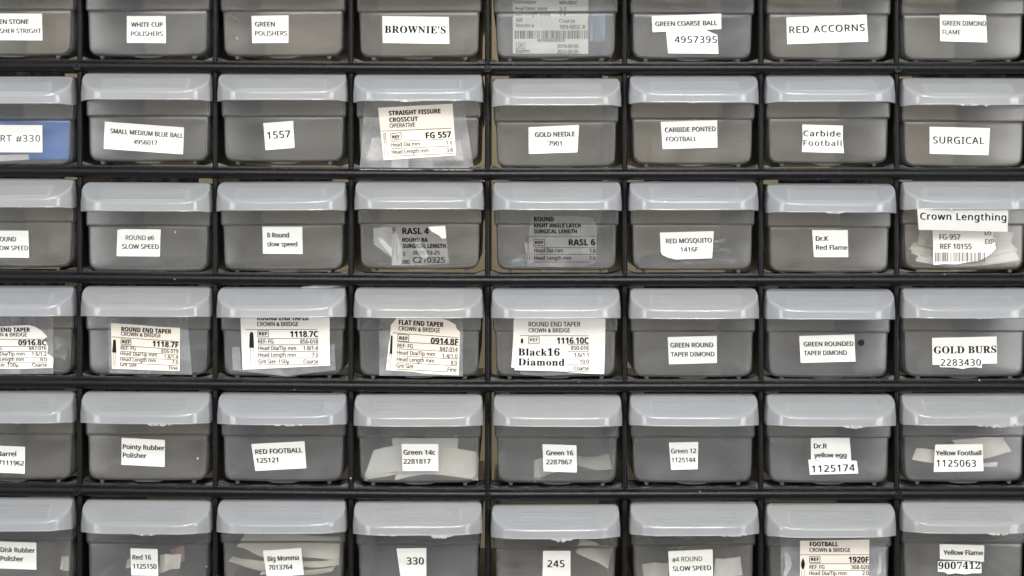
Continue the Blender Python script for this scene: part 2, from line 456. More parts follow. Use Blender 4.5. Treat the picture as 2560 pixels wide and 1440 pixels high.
def body_mesh():
    # right half of the outline, from the top down to the bottom centre
    half = [(158, 221), (157.2, 180), (156.5, 150), (155.6, 122), (155.2, 119), (154.5, 116), (151.4, 112), (150.4, 108), (150, 104), (149.2, 70), (148.4, 40), (147.6, 24)]
    r = 22
    for k in range(1, 7):
        a = math.radians(90 * k / 6)
        half.append((147.6 - r + r * math.cos(a), 22 + 2 - r * math.sin(a) - 0 * r))
    half = [(x, max(h, 0)) for x, h in half]
    half[-1] = (125.6, 2.0)
    half += [(90, 0.8), (43, 0.2)]
    def fd(h):                                  # front relief: the upper band stands a little proud, with a rounded line under it
        if h > 115.9: return -4.4
        if h > 111.9: return -4.4 + 5.2 * (116 - h) / 4
        if h > 107.9: return 0.8 * (h - 108) / 4
        return 0.0
    bm = bmesh.new()
    def ring(inset, d, rel):
        R = []
        for x, h in half:
            f = (x - inset) / x if x > inset else 0.5
            hh = h + inset * max(0, 1 - h / 60.0)
            R.append((x - inset, hh, d + (fd(h) if rel else 0)))
        vr = [bm.verts.new(U(x, h, d_)) for x, h, d_ in R]
        vl = [bm.verts.new(U(-x, h, d_)) for x, h, d_ in R]
        return vr, vl
    rings = [ring(6, 0.0, True), ring(2.6, 1.0, True), ring(0.6, 3.4, True), ring(0, 7, True), ring(0, 60, False), ring(1.5, 680, False), ring(5, 690, False)]
    for k, ((ar, al), (br, bl)) in enumerate(zip(rings, rings[1:])):
        n = len(ar); mi = 1 if k < 3 else 0
        for i in range(n - 1):
            bm.faces.new((ar[i], ar[i + 1], br[i + 1], br[i])).material_index = mi; bm.faces.new((al[i + 1], al[i], bl[i], bl[i + 1])).material_index = mi
        bm.faces.new((ar[-1], al[-1], bl[-1], br[-1])).material_index = mi
    for vr, vl in (rings[0], rings[-1]):
        for i in range(len(vr) - 1): bm.faces.new((vr[i], vr[i + 1], vl[i + 1], vl[i])).material_index = 1 if vr is rings[0][0] else 0
    bmesh.ops.recalc_face_normals(bm, faces=bm.faces)
    # make sure normals look outwards (front face towards -y)
    f0 = max(bm.faces, key=lambda f: -f.calc_center_median().y)
    if f0.normal.y > 0: bmesh.ops.reverse_faces(bm, faces=bm.faces)
    bmesh.ops.solidify(bm, geom=list(bm.faces), thickness=6.5 * S)
    # two runners and a centre tab under the floor
    def bar(x, w, h, d0, d1):
        pr = [(x - w, 3), (x - w * 0.7, -h * 0.6), (x - w * 0.35, -h), (x + w * 0.35, -h), (x + w * 0.7, -h * 0.6), (x + w, 3)]
        a = [bm.verts.new(U(px, ph, d0)) for px, ph in pr]; b = [bm.verts.new(U(px, ph, d1)) for px, ph in pr]
        n = len(pr)
        fs = [bm.faces.new((a[i], a[(i + 1) % n], b[(i + 1) % n], b[i])) for i in range(n)] + [bm.faces.new(a), bm.faces.new(b)]
        for f in fs: f.material_index = 1
        bmesh.ops.recalc_face_normals(bm, faces=fs)
    for sx in (-1, 1): bar(sx * 115, 6, 6, 5, 600)
    bar(0, 43, 3.4, 4, 30)
    me = bpy.data.meshes.new('drawer_body'); bm.to_mesh(me); bm.free()
    me.materials.append(M['body']); me.materials.append(M['front']); me.shade_smooth(); me.set_sharp_from_angle(angle=math.radians(42))
    return me

def handle_mesh():
    H1, H0 = 223.0, 152.5
    def plan(u): return 33 + 46 * (1 - abs(u) ** 7)
    def smin(a, b, k):
        h = max(0, min(1, 0.5 + 0.5 * (b - a) / k)); return b * (1 - h) + a * h - k * h * (1 - h)
    def depth(u, v):
        sl = 1.5 + 82 * (v / 0.74) ** 0.92
        d = smin(sl, plan(u) + 1.0 * v, 7.0)
        x = u * 160
        # grip ridges on the sloping panel
        if 0.20 < v < 0.585 and abs(x) < 110:
            ph = (v - 0.20) / 0.385 * 10
            e = min(1, (110 - abs(x)) / 6)
            d += 2.0 * e * max(0, math.cos((ph % 1 - 0.5) * 2 * math.pi)) ** 2
        if v > 0.965: d += 0.8 * ((v - 0.965) / 0.035) ** 2
        return d
    us = [-1, -.985, -.965, -.94, -.91, -.88, -.84, -.8, -.76, -.72, -.695, -.655, -.6, -.5, -.35, -.2, 0]
    us = us + [-u for u in reversed(us[:-1])]
    vs_ = [0, .02, .05, .09, .13, .17, .20] + [.20 + .385 * k / 60 for k in range(1, 61)] + [.60, .615, .63, .645, .66, .675, .69, .705, .72, .735, .75, .765, .78, .80, .83, .87, .91, .94, .965, .985, 1]
    def X(u, v):
        w = 157 + 5.0 * min(1, v / .75) ** 0.8
        # rounded shoulders at the top
        c = 9 * max(0, 1 - v / 0.16) ** 2 * (abs(u) ** 10)
        return u * (w) - math.copysign(c, u)
    bm = bmesh.new(); G = []
    for v in vs_:
        row = [bm.verts.new(U(X(-1, v), H1 - (H1 - H0) * v, 2))]
        for u in us: row.append(bm.verts.new(U(X(u, v) * (0.992 if abs(u) == 1 else 1), H1 - (H1 - H0) * v - (3.0 * max(0, abs(u) - .86) / .14 if v > .9 else 0), -depth(u, v))))
        row.append(bm.verts.new(U(X(1, v), H1 - (H1 - H0) * v, 2)))
        G.append(row)
    for a, b in zip(G, G[1:]):
        for i in range(len(a) - 1): bm.faces.new((a[i], b[i], b[i + 1], a[i + 1]))
    bmesh.ops.recalc_face_normals(bm, faces=bm.faces)
    f0 = min(bm.faces, key=lambda f: f.calc_center_median().y)
    if f0.normal.y > 0: bmesh.ops.reverse_faces(bm, faces=bm.faces)
    bmesh.ops.solidify(bm, geom=list(bm.faces), thickness=4.0 * S)
    me = bpy.data.meshes.new('drawer_handle'); bm.to_mesh(me); bm.free()
    me.materials.append(M['handle']); me.shade_smooth(); me.set_sharp_from_angle(angle=math.radians(55))
    return me
BODY, HANDLE = body_mesh(), handle_mesh()

# ---------------------------------------------------------------- drawers
TOPS = [
    [-82, -81, -80, -77, -75, -73, -72, -71],
    [193, 183, 184, 186, 197, 190, 188, 196],
    [447, 457, 455, 452, 454, 454, 460, 453],
    [715, 716, 718, 719, 720, 721, 723, 720],
    [978, 979, 982, 985, 986, 985, 985, 983],
    [1243, 1249, 1248, 1252, 1261, 1254, 1258, 1249]]
ROLL = {(0, 0): 0.2, (1, 4): -0.1, (1, 5): 0.1, (2, 1): 0.35, (2, 0): 0.3, (5, 1): 0.4, (5, 5): -0.35, (3, 1): 0.3, (1, 1): 0.1, (4, 7): -0.4, (4, 1): 0.3, (2, 6): 0.2, (4, 2): 0.25}
XOFF = {(1, 1): 1, (2, 1): -1, (3, 2): -1, (5, 3): -2, (2, 6): 3, (5, 6): 2, (1, 0): 0, (4, 4): 2, (5, 5): 3}
LABEL = {
 (0,0): 'milky drawer labelled GREEN STONE POLISHER STRIGHT at the left edge of the top row',
 (0,1): 'milky drawer with small square white label reading WHITE CUP POLISHERS',
 (0,2): 'milky drawer with small square white label reading GREEN POLISHERS',
 (0,3): 'milky drawer with white label in bold serif capitals reading BROWNIE\'S',
 (0,4): 'milky drawer without an outside label, holding a bagged cream packet with barcode',
 (0,5): 'milky drawer with two overlapping white labels reading GREEN COARSE BALL and 4957395',
 (0,6): 'milky drawer with wide tilted white label reading RED ACCORNS',
 (0,7): 'milky drawer with white label reading GREEN DIMOND FLAME in the top row',
 (1,0): 'milky drawer with a blue case inside and a label ending in #330',
 (1,1): 'milky drawer with tilted wide white label reading SMALL MEDIUM BLUE BALL',
 (1,2): 'milky drawer with crooked square white label reading only 1557',
 (1,3): 'milky drawer with cream STRAIGHT FISSURE CROSSCUT package label under clear tape',
 (1,4): 'milky drawer with white label reading GOLD NEEDLE 7901',
 (1,5): 'milky drawer with white label reading CARBIDE PONTED FOOTBALL',
 (1,6): 'milky drawer with white label reading Carbide Football in wide mixed case letters',
 (1,7): 'milky drawer with large white label reading SURGICAL',
 (2,0): 'milky drawer with cut off white label reading ROUND SLOW SPEED at the left edge',
 (2,1): 'milky drawer with white label reading ROUND #6 SLOW SPEED',
 (2,2): 'milky drawer with white label reading 8 Round slow speed',
 (2,3): 'milky drawer with crumpled clear film label reading ROUND RA SURGICAL LENGTH',
 (2,4): 'milky drawer with clear film label reading ROUND RIGHT ANGLE LATCH SURGICAL LENGTH',
 (2,5): 'milky drawer with torn cornered white label reading RED MOSQUITO 1416F',
 (2,6): 'milky drawer with square white label reading Dr.K Red Flame',
 (2,7): 'milky drawer full of paper packets with label reading Crown Lengthing and torn barcode paper',
 (3,0): 'milky drawer with torn taped END TAPER label marked Coarse at the left edge',
 (3,1): 'milky drawer with tilted cream ROUND END TAPER label marked Fine',
 (3,2): 'milky drawer with ROUND END TAPER label marked Coarse reaching up under its handle',
 (3,3): 'milky drawer with cream FLAT END TAPER label with torn top corners',
 (3,4): 'milky drawer with white serif label Black16 Diamond stuck over a pale printed label',
 (3,5): 'milky drawer with white label reading GREEN ROUND TAPER DIMOND',
 (3,6): 'milky drawer with label reading GREEN ROUNDED TAPER DIMOND beside a black ink dot',
 (3,7): 'milky drawer with serif label reading GOLD BURS above a strip 2283430',
 (4,0): 'milky drawer with tilted white label reading Barrel at the left edge',
 (4,1): 'milky drawer with white label reading Pointy Rubber Polisher',
 (4,2): 'milky drawer with tilted white label reading RED FOOTBALL 125121',
 (4,3): 'milky drawer holding cream packets behind a label reading Green 14c',
 (4,4): 'milky drawer with square white label reading Green 16 in bold',
 (4,5): 'milky drawer with small thin lettered white label reading Green 12',
 (4,6): 'milky drawer with two joined white labels reading Dr.R yellow egg and 1125174',
 (4,7): 'milky drawer with a label reading Yellow Football and cream packets inside',
 (5,0): 'milky drawer with white label reading Disk Rubber Polisher at bottom left',
 (5,1): 'milky drawer with label reading Red 16 and a red and white packet inside',
 (5,2): 'milky drawer holding folded cream packets behind a label reading Big Momma',
 (5,3): 'milky drawer with white label reading only 330 in the bottom row',
 (5,4): 'milky drawer with white label reading only 245 in the bottom row',
 (5,5): 'milky drawer with white label reading #4 ROUND SLOW SPEED',
 (5,6): 'milky drawer with cream FOOTBALL CROWN & BRIDGE label under wide clear tape',
 (5,7): 'milky drawer with two white labels reading Yellow Flame and 9007412',
}
DR = {}; PUSH = {}
proto = None
for r in range(6):
    for c in range(8):
        cx = (DIV[c] + DIV[c + 1]) / 2 + XOFF.get((r, c), random.uniform(-1.5, 1.5))
        if c == 0: cx = (-142 + 198) / 2 - 3
        PUSH[(r, c)] = random.uniform(-9, 0)
        loc = W(CX + (cx - CX) * D / (D + FACE), AY + (TOPS[r][c] + 222 - AY), FACE) + Vector((0, PUSH[(r, c)] * S, 0))
        rot = (0, math.radians(ROLL.get((r, c), random.uniform(-.28, .28))), 0)
        if proto is None:
            root = empty('storage_bin', loc, rot)
            b = link('drawer_body', BODY, None, root); h = link('drawer_handle', HANDLE, None, root)
            proto = (root, b, h)
        else:
            root = proto[0].copy(); COL.objects.link(root); root.location = loc; root.rotation_euler = rot
            for p in proto[1:]:
                q = p.copy(); COL.objects.link(q); q.parent = root
        tag(root, LABEL[(r, c)], 'drawer', 'milky plastic drawers in the black cabinet')
        DR[(r, c)] = root

# torn plastic flash under some handle lips
FL = [(1, 1, [(95, 8, 3), (60, 14, 2), (130, 5, 2)]), (1, 3, [(-20, 60, 4), (90, 20, 3)]), (1, 7, [(-10, 60, 3.5), (35, 16, 5)]), (4, 1, [(45, 66, 6)]), (5, 1, [(10, 54, 5)]), (5, 3, [(60, 62, 9), (-60, 12, 3)]), (5, 4, [(15, 60, 9)]),
      (4, 6, [(50, 60, 6)]), (4, 7, [(75, 130, 7)]), (4, 2, [(20, 80, 3)]), (5, 7, [(70, 60, 5)]), (5, 5, [(90, 70, 4)]), (2, 0, [(40, 10, 4)]), (2, 6, [(0, 46, 4)]), (4, 0, [(30, 10, 3)]), (5, 2, [(-40, 30, 2)]), (2, 7, [(-50, 20, 2)]), (3, 7, [(30, 40, 2.5)]), (1, 5, [(-10, 24, 2.5)])]
for r, c, items in FL:
    for x, w, h in items:
        rr = random.Random(int(x * 7 + r * 31 + c * 5 + w))
        bm = bmesh.new(); n = max(5, int(w / 5))
        up, lo, up2, lo2 = [], [], [], []
        for k in range(n + 1):
            t = k / n; xx = x + (t - 0.5) * w
            e = (math.sin(math.pi * t)) ** 0.6
            u = xx / 162; dd = -(33 + 46 * (1 - abs(u) ** 7)) - 1.5
            hh = 152 - h * e * rr.uniform(0.45, 1.1)
            up.append(bm.verts.new(U(xx, 153.5, dd))); lo.append(bm.verts.new(U(xx, hh, dd + rr.uniform(-2, 3))))
            up2.append(bm.verts.new(U(xx, 153.5, dd + 4))); lo2.append(bm.verts.new(U(xx, hh + .3, dd + 4)))
        for i in range(n):
            bm.faces.new((up[i], lo[i], lo[i + 1], up[i + 1])); bm.faces.new((up2[i + 1], lo2[i + 1], lo2[i], up2[i]))
            bm.faces.new((lo[i], lo2[i], lo2[i + 1], lo[i + 1]))
        bmesh.ops.recalc_face_normals(bm, faces=bm.faces)
        obj('torn_edge', bm, M['chip'], DR[(r, c)])

# ---------------------------------------------------------------- labels
LD, TD = 18.4, 16.6       # depth of the stuck labels and of the tape over them
REF = 'REF'
CROSS = {(1, 3), (2, 4), (2, 7), (3, 0), (3, 1), (3, 2), (3, 3), (3, 4), (5, 6)}     # these reach up over the proud band
def lift(rc): return (3.6 if rc in CROSS else 0.0) - PUSH[rc]
def label(rc, poly, lines=(), mat='label', dep=LD, name='label', ink='ink', extra=None, lab=None, depfn=None):
    d = DR[rc]; dep -= lift(rc)
    o = slab(name, poly, dep, 0.5 if mat == 'film' else 1.0, M[mat], d, depfn)
    if lab: o['label'] = lab
    k = Ink()
    for ln in lines: k.text(*ln)
    if extra: extra(k)
    if k.v: k.build('lettering', M[ink], o, dep - 0.35, depfn)
    return o
def tape(rc, poly, dep=TD, mat='sleeve', th=0.5):
    dep = LD + 1.45 + (dep - TD) * 0.12            # the clear tape lies around and behind the paper
    return slab('tape', poly, dep - lift(rc), th, M[mat], DR[rc])

# row 1 of the picture
label((0,0), [(-120,33),(105,34),(106,101),(-120,100)], [('EN STONE',-1,71,60,11.2),('GRE',-33,-4,60,11.2),('SHER STRIGHT',-.5,102.5,83,11.2),('POLI',-37,-4,83,11.2)])
label((0,1), [(317,40),(414.5,40),(415,108),(317,107)], [('WHITE CUP',328,406.5,67.3,11.2),('POLISHERS',327.5,407,90,11.2)])
label((0,2), [(628.5,39.7),(721.6,38),(721,107),(630.6,108)], [('GREEN',637.6,686.5,66.3,11.2),('POLISHERS',637.6,717.4,88.8,11.2)])
label((0,3), [(955.4,40),(1122,42),(1123.5,110),(957,107.5)], [("BROWNIE'S",962,1114,82,17.5,'f',.7,1.1)])
label((0,5), [(1665,77),(1758,71),(1776,80),(1793,87),(1796.4,134.4),(1670.5,133.5)], [('4957395',1686.7,1792,107,16.5,'s',0,1.15)], dep=LD)
label((0,5), [(1629,40),(1803,33.6),(1803.7,72.7),(1631.4,80.7)], [('GREEN COARSE BALL',1638.7,1792.7,65.7,11.4,'s',-1.1)], dep=LD-1.5)
label((0,6), [(1965.7,43.4),(2166.5,36.4),(2170.4,104),(1968,110.6)], [('RED ACCORNS',1974,2161.6,83.4,17,'s',-1.9,1.15)])
label((0,7), [(2349,35),(2465,38),(2468,106),(2350.7,103)], [('GREEN DIMOND',2356.5,2465,63.3,11.5,'l',.8),('FLAME',2356.5,2401.4,86,11.5,'l',.5)])
# row 2
label((1,0), [(-100,312),(106,313),(106,381),(-100,380)], [('RT #330',1.5,100,354,16.2,'s',0,1.2)])
label((1,1), [(262,304),(460,318.5),(457.5,386),(259,372)], [('SMALL MEDIUM BLUE BALL',275.6,457.6,333,11.4,'s',3.8),('4956017',334,392.7,360,11.2,'s',2.5)])
label((1,2), [(658,307.7),(733,302),(736.6,369.7),(664,375.5)], [('1557',669,726,347.7,17.5,'s',-4.3,1.1)])
def ex13(k):
    k.line(953,328,1128,320.5); k.box([(976.7,334.5),(1002.7,331.5),(1003,347.5),(977.5,350.5)],1.5)
    k.line(978.3,353.8,1130.4,346.8); k.line(978,371.8,1131.7,365); k.line(980,390.5,1132.6,383.7)
    k.box([(958.6,334.2),(964.4,333.6),(966,356.5),(960.4,357)],1.0)
    for i in range(5): k.line(960,354-4*i,964.6,348-4*i,.9)
    k.line(960.4,357,961,391,1.0); k.line(966,356.5,969.5,390,1.0)
label((1,3), [(945,269.5),(1131.4,259),(1140,388.6),(959,400.5)], [
  ('STRAIGHT FISSURE',972.5,1101.4,288.7,11,'b',-2.6),('CROSSCUT',973.7,1044.6,305.5,11,'b',-2.6),('OPERATIVE',974.6,1038,319.6,10.5,'n',-2.6),
  ('REF',981,999,346.6,8,'b',-3),('FG 557',1065,1128,346.3,15,'b',-2.8),('Head Dia mm',979,1049.5,367,10,'n',-2.6),('1.0',1115.8,1130.5,361.5,9,'n',-2.6),
  ('Head Length mm',979.8,1071.5,385,10,'n',-2.6),('3.8',1116.4,1132,380,9,'n',-2.6)], 'cream', extra=ex13, lab='cream printed package label tilted under clear tape')
tape((1,3), [(911,251),(1021,250),(1021,425),(960,421),(899,420),(903,380)], TD)
tape((1,3), [(977,250),(1160,252),(1166,300),(1178,380),(1183.6,415),(1146,429),(1060,428),(1021,424.7),(1018,420),(979,421)], TD-1.2)
tape((1,3), [(1054,251),(1085,251),(1083,425),(1054,424)], TD-2.2)
label((1,4), [(1321,317.8),(1448,312),(1443.5,381),(1322,385)], [('GOLD NEEDLE',1338,1437,342.8,11.4,'s',-1.4),('7901',1371.4,1403.8,364.3,11.2)])
label((1,5), [(1651.6,304.6),(1792.7,300.3),(1793.6,368.8),(1656.8,373)], [('CARBIDE PONTED',1663,1789,331,11.6,'s',-1.5),('FOOTBALL',1666,1741.4,353.8,11.4,'s',-.8)])
label((1,6), [(2005.4,311),(2107.5,313.8),(2106.8,350),(2110,383),(2004.8,380),(2007,345)], [('Carbide',2008.8,2101.4,340.3,13.6,'s',.7,1.2),('Football',2008.8,2103.5,363.8,13.6,'s',.8,1.2)])
label((1,7), [(2323.8,316.5),(2475.6,320.2),(2471,388),(2324.4,384.4)], [('SURGICAL',2332.7,2460.4,358.4,17,'s',.9,1.12)])
# row 3
label((2,0), [(-100,576),(71,576.7),(72.7,644.4),(-100,643)], [('OUND',0,39.7,603.6,11.4),('R',-12,-3,603.6,11.4),('OW SPEED',-1,70,625.8,11.4),('SL',-20,-4,625.8,11.4)])
label((2,1), [(293.3,575),(300,573.5),(310,572.6),(402,573.6),(399.4,641.3),(291.3,640.5)], [('ROUND #6',314.3,385,599.7,11.4,'s',.4),('SLOW SPEED',305.3,396.7,622,11.4,'s',.4)])
label((2,2), [(656,566.6),(755.7,567),(756.5,635),(657.3,634)], [('8 Round',668,722.3,593.5,11.6,'m'),('slow speed',668,743,616,11.4,'m')])
def ex23(k):
    k.ring(985.5,572.8,4,1.2); k.line(981.5,572.8,989.5,572.8,.9); k.line(985.5,568.8,985.5,577,.9)
    k.line(984.6,577,981.6,657,1.0); k.line(987.2,577,994.5,657,1.0)
    k.box([(1006,650.8),(1024.5,650.8),(1024.5,659),(1006,659)],1.2)
    k.box([(1007,630),(1013,630),(1008,640),(1013,640)],1.2)
f23 = label((2,3), [(978,567),(1113,564),(1118,620),(1122.8,658),(1060,663),(979,664)], [('RASL 4',1006,1071.5,585,15,'b'),('ROUND RA',1006,1069,604.7,10,'b'),('SURGICAL LENGTH',1007,1114,620,10.6,'b'),('2026-03-25',1032.6,1099.5,636,9,'n'),('C210325',1033,1112,656.5,13.5,'n'),('LOT',1009,1021.5,657.3,5.5,'b')], 'film', ink='ink_soft', extra=ex23, lab='crumpled clear film label with black print')
tape((2,3), [(933,570),(978,567),(979,643.6),(934,610)], TD+.6)
slab('paper_or_glare_patch', [(1070,567),(1113,564.4),(1116,595),(1106,597),(1096,588),(1078,578)], TD-.4-lift((2, 3)), .8, M['pale'], f23)
slab('paper_or_glare_patch', [(979,586),(990,580),(998,600),(1004,628),(1003,662),(980,663)], LD-.8-lift((2, 3)), .5, M['sleeve'], f23)  # milky patch painting glare on the crumpled film
slab('crease_glare', [(944,592),(954,594),(979,622),(979,640),(950,607)], LD-.6-lift((2, 3)), .5, M['glare'], DR[(2, 3)])  # pale streak painted as the highlight on the tape wing
slab('crease_glare', [(1035,602),(1046,596),(1072,640),(1060,650),(1044,630)], LD-.7-lift((2, 3)), .5, M['sleeve'], f23)  # painted highlight across the crumpled film
def ex24(k):
    k.line(1316.7,591,1487.8,590.4,1.1); k.box([(1334.6,598),(1361.4,598),(1361.4,614.5),(1334.6,614.5)],1.5)
    k.line(1336,619,1488.6,619,1.1); k.line(1336,636,1488.6,636,1.1); k.line(1336,655,1476,655,1.1)
    k.ring(1319,602.8,4.4,1.2); k.line(1315,601,1323,604.5,.9); k.line(1319,598.5,1319,607,.9); k.line(1317.6,607,1318.6,650,1.0); k.line(1320.4,607,1323.7,650,1.0)
label((2,4), [(1330,540),(1440,540),(1480,543.7),(1486,556),(1492.5,566),(1489.8,655),(1470,667),(1318.6,667),(1316,640),(1311,606.7),(1322,600),(1322,575)], [
  ('ROUND',1335,1384.4,553.6,11.5,'b'),('RIGHT ANGLE LATCH',1334.6,1451.6,568.6,10,'b'),('SURGICAL LENGTH',1334.6,1442,583.3,10,'b'),('REF',1337.8,1358.4,610,8,'b'),('RASL 6',1422,1487.8,613.3,15,'b'),
  ('Head Dia mm',1336,1407.3,631,9.6,'n'),('1.8',1474.6,1488.6,631,9,'n'),('Head Length mm',1336,1428,649.5,9.6,'n'),('1.6',1474.6,1488.6,649.5,9,'n')], 'film', ink='ink_soft', extra=ex24, lab='clear film label with grey black print')
label((2,5), [(1649.6,581.4),(1784.6,578),(1780.3,645.6),(1688,648.7),(1680,646),(1672.6,644.8),(1665,641.5),(1657,637.8),(1653.5,634),(1652.3,630)], [('RED MOSQUITO',1665,1779.5,608.6,11.4,'s',-1.1),('1416F',1701.7,1745.3,629.6,11.4,'s',-.6)])
label((2,6), [(2030,575),(2119.4,575),(2120.6,642.9),(2035,642.9)], [('Dr.K',2040,2070.4,602,11.4,'m'),('Red Flame',2040.4,2118.3,624.6,11.6,'m')])
def ex27(k): k.barcode(2338,2462,631,654,5)
label((2,7), [(2331.8,576.3),(2484,577),(2482,590),(2486,600),(2490.8,622),(2478,634),(2465,643),(2447,652.6),(2420,655),(2390,661),(2360,660),(2333.7,662.7)], [('FG-957',2348.9,2400.6,599,13,'s'),('REF 10155',2350.8,2428.6,623,13.4,'s'),('LO',2462,2478,588,9,'s'),('EXP',2463,2485,610,12,'l')], 'pale', dep=LD, ink='ink_grey', extra=ex27, lab='torn package paper with grey print and barcode')
label((2,7), [(2292.9,522),(2521,522),(2519,579.5),(2296.7,574.4)], [('Crown Lengthing',2301,2515.4,548.7,16.8,'m',.75,1.12)], dep=LD-1.5, depfn=lambda x, y: -70 + 26 * (y - 522) / 55)
# row 4
def ex30(k):
    k.line(-80,848,115,848,1.3); k.line(-80,866.5,116,866.5); k.line(-80,879,117,879); k.line(-80,894.5,117,894.5); k.line(-80,907,117,907)
label((3,0), [(-100,815),(0,816),(40,814),(74,812.8),(88,817),(101,824.5),(110,833),(118.6,842),(112,846),(120.6,868),(118,884),(128,890),(134,896.5),(132,919.8),(60,922),(-100,922)], [
  ('END TAPER',2,74.7,829.6,10.6,'b'),('ROUND',-56,-4,829.6,10.6,'b'),('N & BRIDGE',1,67,841.2,9.6,'n'),('CROW',-40,-2,841.2,9.6,'n'),('0916.8C',46,115.6,863.4,13.6,'b'),
  ('G',-1,5,875,8.8,'n'),('REF: F',-40,-3,875,8.8,'n'),('847-016',72,116,875,8.8,'n'),('Dia/Tip mm',0,61.5,889,9,'n'),('Head',-36,-4,889,9,'n'),('1.6/1.2',79.7,116.3,889.5,9,'n'),
  ('Length mm',0,60,903,9,'n'),('Head',-36,-4,903,9,'n'),('8.0',100.7,116.7,903,9,'n'),('ze',1,11,916.7,9,'n'),('Grit Si',-38,-1,916.7,9,'n'),('150µ',19,45.5,916.7,9,'n'),('Coarse',81,117.5,916.7,9,'n')], 'pale', extra=ex30, lab='torn pale printed package label under clear tape')
tape((3,0), [(-100,792),(133,790),(133,935),(-100,936)])
tape((3,0), [(26,792),(50,792),(50,935),(26,935)], TD-1)
def ex31(k):
    k.line(279.2,842,446,854); k.box([(302.8,847),(327.6,848.8),(327,862.3),(302.2,860.5)],1.5)
    k.line(301.4,863.8,446,874.2); k.line(301.4,878,446,886.9); k.line(300.6,892.5,445.3,899.8); k.line(299.9,907,445,914.2)
    k.poly([(283,850.5),(286,848.5),(289.5,850.5),(291.2,882),(280.2,881)]); k.line(283,882,283,916,1.0); k.line(288.3,882,288,918,1.0); k.line(285.6,882,285.6,914,.6)
label((3,1), [(277,807.8),(330,811),(400,817),(450,819.8),(449,927.5),(390,926),(280,921.7)], [
  ('ROUND END TAPER',303.3,428.2,828,11,'b',3),('CROWN & BRIDGE',302.6,401.8,839.3,9.6,'n',2.6),('REF',305.5,325,858,8,'b',3),('1118.7F',381,446,866,14,'b',3),('REF: FG',301.8,338.8,874.3,9,'n',2.5),('856-018',403,446,882,9,'n',2),
  ('Head Dia/Tip mm',301,392,888,9.4,'n',2.6),('1.8/1.4',410,445.3,896,9,'n',2.5),('Head Length mm',301,390,902.3,9.4,'n',2.6),('7.0',429.8,445.3,910,9,'n',2),('Grit Size',299.9,341,915.4,9,'n',2.5),('Fine',422.8,444,924,9,'n',2)], 'cream', extra=ex31, lab='tilted cream printed package label under clear tape')
tape((3,1), [(268,791),(468.6,791),(474,860),(480.3,937),(274,933)])
tape((3,1), [(366,790),(375,790),(375,935),(367,935)], TD-1)
def ex32(k):
    k.line(613,824,793.8,823.4); k.box([(644.5,827),(671,826.5),(671,842),(644.5,842.5)],1.5)
    for y in (846.2,862.2,879,895,912): k.line(645,y,795.6,y-.3,1.2)
    k.poly([(624.2,836),(626,831),(629,829.5),(632,831),(633.6,836),(635.2,869.5),(623,869.5)]); k.line(626.3,870,625.5,911,1.0); k.line(632.5,870,632.8,911,1.0)
label((3,2), [(600,742),(823,745),(824,800),(825.3,914),(606.3,924.4),(602,820)], [
  ('ROUND END TAPER',643,772,800.6,12,'b'),('CROWN & BRIDGE',643,745.6,815.3,10.4,'n'),('REF',647.6,668,838.6,8.4,'b'),('1118.7C',725.4,795,842.4,14.6,'b'),('REF: FG',645.6,683.4,858.7,10,'n'),('856-018',750.7,795,858.7,10,'n'),
  ('Head Dia/Tip mm',646,740,875.5,10,'n'),('1.8/1.4',758.8,795,875.5,10,'n'),('Head Length mm',646,739,892,10,'n'),('7.0',779.8,795.4,892,10,'n'),('Grit Size',646.4,689,908.6,10,'n'),('150µ',696.6,722.6,908.6,10,'n'),('Coarse',759,795.8,908.6,10,'n')], 'pale', extra=ex32, lab='pale printed package label reaching up under the handle')
tape((3,2), [(580,867),(600,867),(604,924),(700,924),(718,941),(645,933),(582,925.6)])
tape((3,2), [(608,924),(826,910),(827,862),(836,859.5),(839,925.6),(780,932),(716.4,941)], TD-.8)
tape((3,2), [(604,745),(822,747),(824,858),(606,866)], TD-1.6)
# the loose end of that tape stands up above the handle
slab('tape', [(753,717.5),(800,712),(847,708.5),(850,716),(800,722),(757,724)], 8, .6, M['glare'], DR[(3,2)])
def ex33(k):
    k.line(981,832,1145,844); k.box([(995.2,835.5),(1022.4,837.6),(1021.4,854.4),(994,852.3)],1.5)
    k.line(994.5,854.4,1145,863.3); k.line(993.3,872,1144,880.3); k.line(992,889.3,1144,897.7); k.line(991.4,906,1142,914.4); k.line(990.6,923,1119,929.5)
    k.poly([(977.3,840),(979.3,838),(981.6,840),(980.6,885),(974,884.8)]); k.line(973.6,885,969,919,1.0); k.line(979,885,975.5,920,1.0)
label((3,3), [(977,812.8),(985,803),(992.6,794.5),(1006,792),(1021.7,791.4),(1103.4,795.3),(1122,802),(1138.4,810.9),(1142,822),(1150,830),(1147,938.4),(1064.5,935),(1030,929),(964.5,925.6),(970,880),(971,860),(975,846)], [
  ('FLAT END TAPER',997,1108.5,811.5,12,'b',3.2),('CROWN & BRIDGE',996.4,1099.5,826,10.6,'n',3),('REF',998,1018.8,849.6,9,'b',3.5),('0914.8F',1077,1145.4,859.5,15.5,'b',2.8),('REF: FG',993.7,1032,869,10,'n',2.5),('847-014',1099.5,1144,877,10,'n',2.5),
  ('Head Dia/Tip mm',992.6,1087.4,886,10,'n',2.7),('1.4/1.0',1106,1143.5,894.5,10,'n',2.5),('Head Length mm',991.8,1084.7,902.6,10,'n',2.7),('8.0',1126.7,1142.3,911.6,10,'n',2),('Grit Size',991,1033.4,919,10,'n',2.5),('Fine',1119,1141,928.5,10,'n',2)], 'cream', extra=ex33, lab='cream printed package label with torn top corners')
tape((3,3), [(948,794),(1157,795.3),(1157,941),(948,939)])
